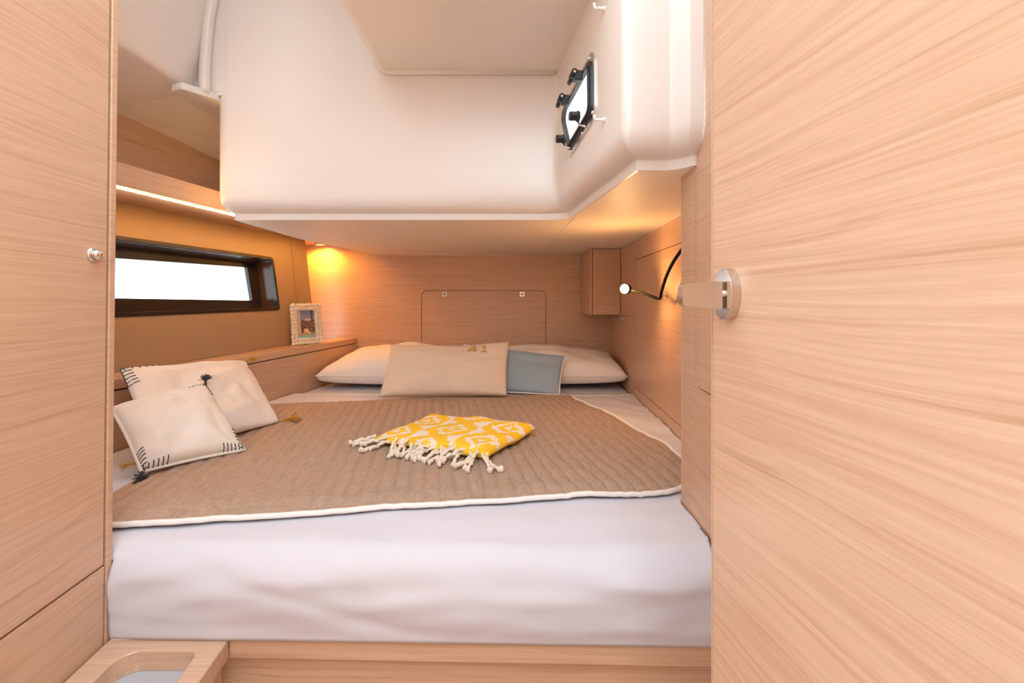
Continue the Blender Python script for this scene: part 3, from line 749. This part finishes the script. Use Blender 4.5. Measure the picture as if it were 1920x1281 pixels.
tassel(pD, bD(1, 1), (.1, -.05, .6), .040, BLACKT, 44, 'black_tassel', 1.0, .0016)
tassel(pD, bD(-1, -1)+Vector((-.035, .03, .01)), (-.7, -.2, -.1), .036, GOLD, 24, 'gold_tassel', .9, .0015)
r_ = rim(bD, 16); MB().tube(r_+[r_[0]], .0045, 6, cap=False).build('welt', CUSH, pD, smooth=True)

# ---- folded yellow towel with knotted fringe
A = Vector((-.400, 1.315)); B = Vector((-.062, 1.172)); C = Vector((.072, 1.425)); D = Vector((-.288, 1.600))
def ikat(u, v):
    """woven pattern in the towel's own coordinates: streaky diamonds drawn out along v"""
    jag = noise.noise(Vector((u*70, v*2.0, 3)))*.10+noise.noise(Vector((u*26, v*5, 9)))*.05
    cu = u*2.6+.25; col = math.floor(cu); vv = v*1.9+jag+.5*(col % 2)+.12
    a_ = abs((cu % 1)-.5)*2; b_ = abs((vv % 1)-.5)*2
    d_ = a_*.95+b_
    y_ = 1
    if .50 < d_ < .74: y_ = 0
    if d_ < .20: y_ = 0
    if d_ > 1.38: y_ = 0
    if .93 < a_ and noise.noise(Vector((u*90, v*3, 1))) > .05: y_ = 0
    return (.90, .55, .02) if y_ else (.84, .74, .64)
def towel():
    N1, N2 = 200, 150; vs = []; fs = []; cols = []
    for side in (1, 0):
        for j in range(N2+1):
            for i in range(N1+1):
                u, v = i/N1, j/N2
                p = A*(1-u)*(1-v)+B*u*(1-v)+C*u*v+D*(1-u)*v
                e_ = min(u/.05, (1-u)/.06, v/.05, (1-v)/.04, 1); e_ = math.sin(max(0, e_)*math.pi/2)**.6
                hgt = .020+.012*u+fold((u*3, v*3, 4), .006)+.010*math.exp(-((u-.5-.2*(1-v))/.1)**2)*sst(.5, 1, v)
                zb = quilt_flat(p.x, p.y)
                z = zb+.001+(hgt*(.5+.5*e_) if side else hgt*.5*(1-e_)*.9)
                bl = .004*math.sin(u*21)*(1 if v < .02 else 0)
                vs.append((p.x, p.y+bl, z))
    k = (N1+1); K = k*(N2+1)
    for j in range(N2):
        for i in range(N1):
            a_ = j*k+i; fs.append((a_, a_+1, a_+k+1, a_+k)); cols.append(ikat((i+.5)/N1, (j+.5)/N2))
            fs.append((a_+K, a_+k+K, a_+k+1+K, a_+1+K)); cols.append((.86, .62, .10))
    for i in range(N1):
        fs.append((i+K, i+1+K, i+1, i)); cols.append((.85, .62, .12)); t = N2*k+i; fs.append((t, t+1, t+1+K, t+K)); cols.append((.85, .62, .12))
    for j in range(N2):
        t = j*k; fs.append((t, t+k, t+k+K, t+K)); cols.append((.85, .6, .1)); t = j*k+N1; fs.append((t+K, t+k+K, t+k, t)); cols.append(ikat(1.12, (j+.5)/N2))
    me = bpy.data.meshes.new('towel'); me.from_pydata(vs, [], fs)
    ca = me.color_attributes.new('print', 'FLOAT_COLOR', 'CORNER')
    for p in me.polygons:
        p.use_smooth = True
        for li in p.loop_indices: ca.data[li].color = (*cols[p.index], 1)
    me.materials.append(IKAT); return me
tw = bpy.data.objects.new('folded_towel', towel()); link(tw)
tag(tw, 'folded yellow and white patterned towel with knotted cord fringe on the quilt', 'towel')
fr_m = []
ab = (B-A).normalized(); outw = Vector((ab.y, -ab.x))
NF = 30
for i in range(NF):
    t = (i+.5)/NF; lay = i % 3
    p = A.lerp(B, t)
    dirv = (outw + ab*random.uniform(-.75, .75) + ab*(-.9 if t < .12 else (1.0 if t > .93 else 0))).normalized()
    L_ = random.uniform(.058, .085)*(1.25 if (t < .08 or t > .95) else 1)
    pts = []
    side_ = random.uniform(-.018, .018)
    for k in range(15):
        f = k/14; g = p-outw*.004+dirv*L_*f+ab*side_*math.sin(f*math.pi)
        base_z = quilt_z(g.x, g.y)+.0055
        z = base_z+(.016-.005*lay)*(1-f)**1.5+ (.003 if lay == 0 else 0)
        pts.append(Vector((g.x, g.y, z)))
    MB().tube(catmull(pts, 34), lambda f: .0044 if f < .80 else (.0044+.0030*math.sin((f-.80)/.20*math.pi) if f < .98 else .003), 8, True, 26).build('fringe_cord', ROPE, tw, smooth=True)

# ---- picture frame on the ledge
pf = empty('picture_frame', (-1.043, 2.32, .966)); tag(pf, 'shell-covered photo frame standing on the ledge', 'picture frame')
lv = Vector((-.10, .06, 1)).normalized()
Mpf = frame((-1.088, 2.252, .9665), (.095, .138, 0), lv)
FW, FH = .168, .212
MB().prism(rect(.006, FW-.006, .006, FH-.006), [rect(.036, FW-.036, .036, FH-.036)], -.010, 0).build('frame_body', PEBBLE, pf, Mpf, bevel=.001)
MB().prism(rect(.02, FW-.02, .02, FH-.02), [], -.013, -.0102).build('backing', BLACKM, pf, Mpf)
MB().prism([(FW*.35, .0), (FW*.65, .0), (FW*.6, .13), (FW*.4, .13)], [], -.017, -.0135).build('easel_leg', BLACKM, pf, Mpf)
m = MB(); rnd = random.Random(3)
def peb(x, y, r, h):
    ns, nr = 9, 3; vs = [Vector((x, y, .001+h))]; fs = []
    for k in range(1, nr+1):
        th = k/nr*math.pi/2
        for s in range(ns):
            a_ = 2*math.pi*s/ns; vs.append(Vector((x+r*math.sin(th)*math.cos(a_), y+r*math.sin(th)*math.sin(a_), .001+h*math.cos(th)-.003*(k == nr))))
    for s in range(ns): fs.append((0, 1+s, 1+(s+1) % ns))
    for k in range(nr-1):
        for s in range(ns): fs.append((1+k*ns+s, 1+(k+1)*ns+s, 1+(k+1)*ns+(s+1) % ns, 1+k*ns+(s+1) % ns))
    m.add(vs, fs)
for ringi, off_ in ((0, .009), (1, .0265)):
    w_, h_ = FW-2*off_, FH-2*off_; per = 2*(w_+h_); n_ = int(per/.0172)
    for i in range(n_):
        s = i/n_*per+rnd.uniform(-.002, .002)
        if s < w_: x, y = off_+s, off_
        elif s < w_+h_: x, y = off_+w_, off_+s-w_
        elif s < 2*w_+h_: x, y = off_+w_-(s-w_-h_), off_+h_
        else: x, y = off_, off_+h_-(s-2*w_-h_)
        peb(x+rnd.uniform(-.0015, .0015), y+rnd.uniform(-.0015, .0015), rnd.uniform(.0082, .0105), rnd.uniform(.006, .010))
pbo = m.build('shell_border', PEBBLE, pf, Mpf, smooth=True); pbo['kind'] = 'stuff'
def photo():
    nx, ny = 26, 38; vs = []; fs = []; cols = []
    for j in range(ny+1):
        for i in range(nx+1): vs.append((.030+(FW-.060)*i/nx, .030+(FH-.060)*j/ny, -.0055))
    for j in range(ny):
        for i in range(nx):
            u, v = (i+.5)/nx, (j+.5)/ny; a_ = j*(nx+1)+i; fs.append((a_, a_+1, a_+nx+2, a_+nx+1))
            c_ = (.16+.12*(1-v), .20+.12*(1-v), .42)
            if v < .64+.05*noise.noise(Vector((u*6, 0, 2))):
                g_ = noise.noise(Vector((u*14, v*20, 5))); c_ = (.10+.10*g_, .07+.05*g_, .06) if g_ < .25 else (.42, .18, .16)
            if .45 < u < .85 and .60 < v < .68: c_ = (.62, .50, .32)
            if u < .24: c_ = (.66, .52, .40) if u > .10 else (.35, .22, .17)
            if .78 < u < .83 and v > .55: c_ = (.05, .04, .06)
            if v < .28 and .24 < u < .36: c_ = (.08, .10, .04)
            if .40 < u < .60 and .20 < v < .34: c_ = (.68, .56, .40)
            if v < .20: c_ = (.42, .26, .22)
            if v < .12: c_ = (.22, .52, .50)
            if .60 < u < .70 and .19 < v < .25: c_ = (.9, .88, .85)
            cols.append(c_)
    me = bpy.data.meshes.new('photo'); me.from_pydata(vs, [], fs)
    ca = me.color_attributes.new('print', 'FLOAT_COLOR', 'CORNER')
    for p in me.polygons:
        for li in p.loop_indices: ca.data[li].color = (*cols[p.index], 1)
    me.materials.append(PRINT); return me
po = bpy.data.objects.new('photograph', photo()); link(po, pf, Mpf)

# ---- gooseneck reading lamp on the side wall
gl_ = empty('reading_lamp', (x_wr(1.36), 1.36, 1.36)); tag(gl_, 'lit black gooseneck reading lamp on the side wall', 'lamp')
base_p = Vector((x_wr(1.33), 1.33, 1.385))
mm = MB(); mm.lathe([(.022, 0), (.022, .006), (.018, .009), (.007, .012)], frame(base_p, (-.0478, -1, 0)), 20); mm.build('wall_base', BLACKM, gl_, smooth=True)
gp = catmull([base_p+Vector((-.008, 0, 0)), (.508, 1.345, 1.355), (.497, 1.40, 1.315), (.495, 1.46, 1.272), (.4945, 1.505, 1.225), (.495, 1.525, 1.202), (.478, 1.555, 1.208), (.455, 1.60, 1.222), (.432, 1.635, 1.230)], 60)
MB().tube(gp, .0052, 10).build('gooseneck', RUBBER, gl_, smooth=True)
hp = Vector((.414, 1.655, 1.236)); hdir = Vector((-.62, -.72, -.10)).normalized()
Mh = frame(hp, hdir.cross(Vector((0, 0, 1))).normalized(), Vector((0, 0, 1)))
if Mh.col[2].to_3d().dot(hdir) < 0: Mh = frame(hp, -hdir.cross(Vector((0, 0, 1))).normalized(), Vector((0, 0, 1)))
hdz = Mh.col[2].to_3d()
MB().tube([gp[-1], gp[-1].lerp(hp-hdz*.012, .5), hp-hdz*.010], .006, 10).build('neck_joint', RUBBER, gl_, smooth=True)
mm = MB(); mm.lathe([(.008, -.022), (.015, -.016), (.019, -.004), (.0195, .012), (.0175, .012), (.0165, .008)], Mh, 24); mm.build('lamp_head', RUBBER, gl_, smooth=True)
mm = MB(); mm.lathe([(.0163, .0085), (.0163, .0095)], Mh, 24); mm.build('lamp_lens', LAMPE, gl_)
sp = bpy.data.lights.new('reading_light', 'POINT'); sp.energy = 3.2; sp.color = (1, .50, .16); sp.shadow_soft_size = .014
so = bpy.data.objects.new('reading_light', sp); COL.objects.link(so); so.location = hp+hdz*.026
so.rotation_euler = hdz.to_track_quat('-Z', 'Y').to_euler()
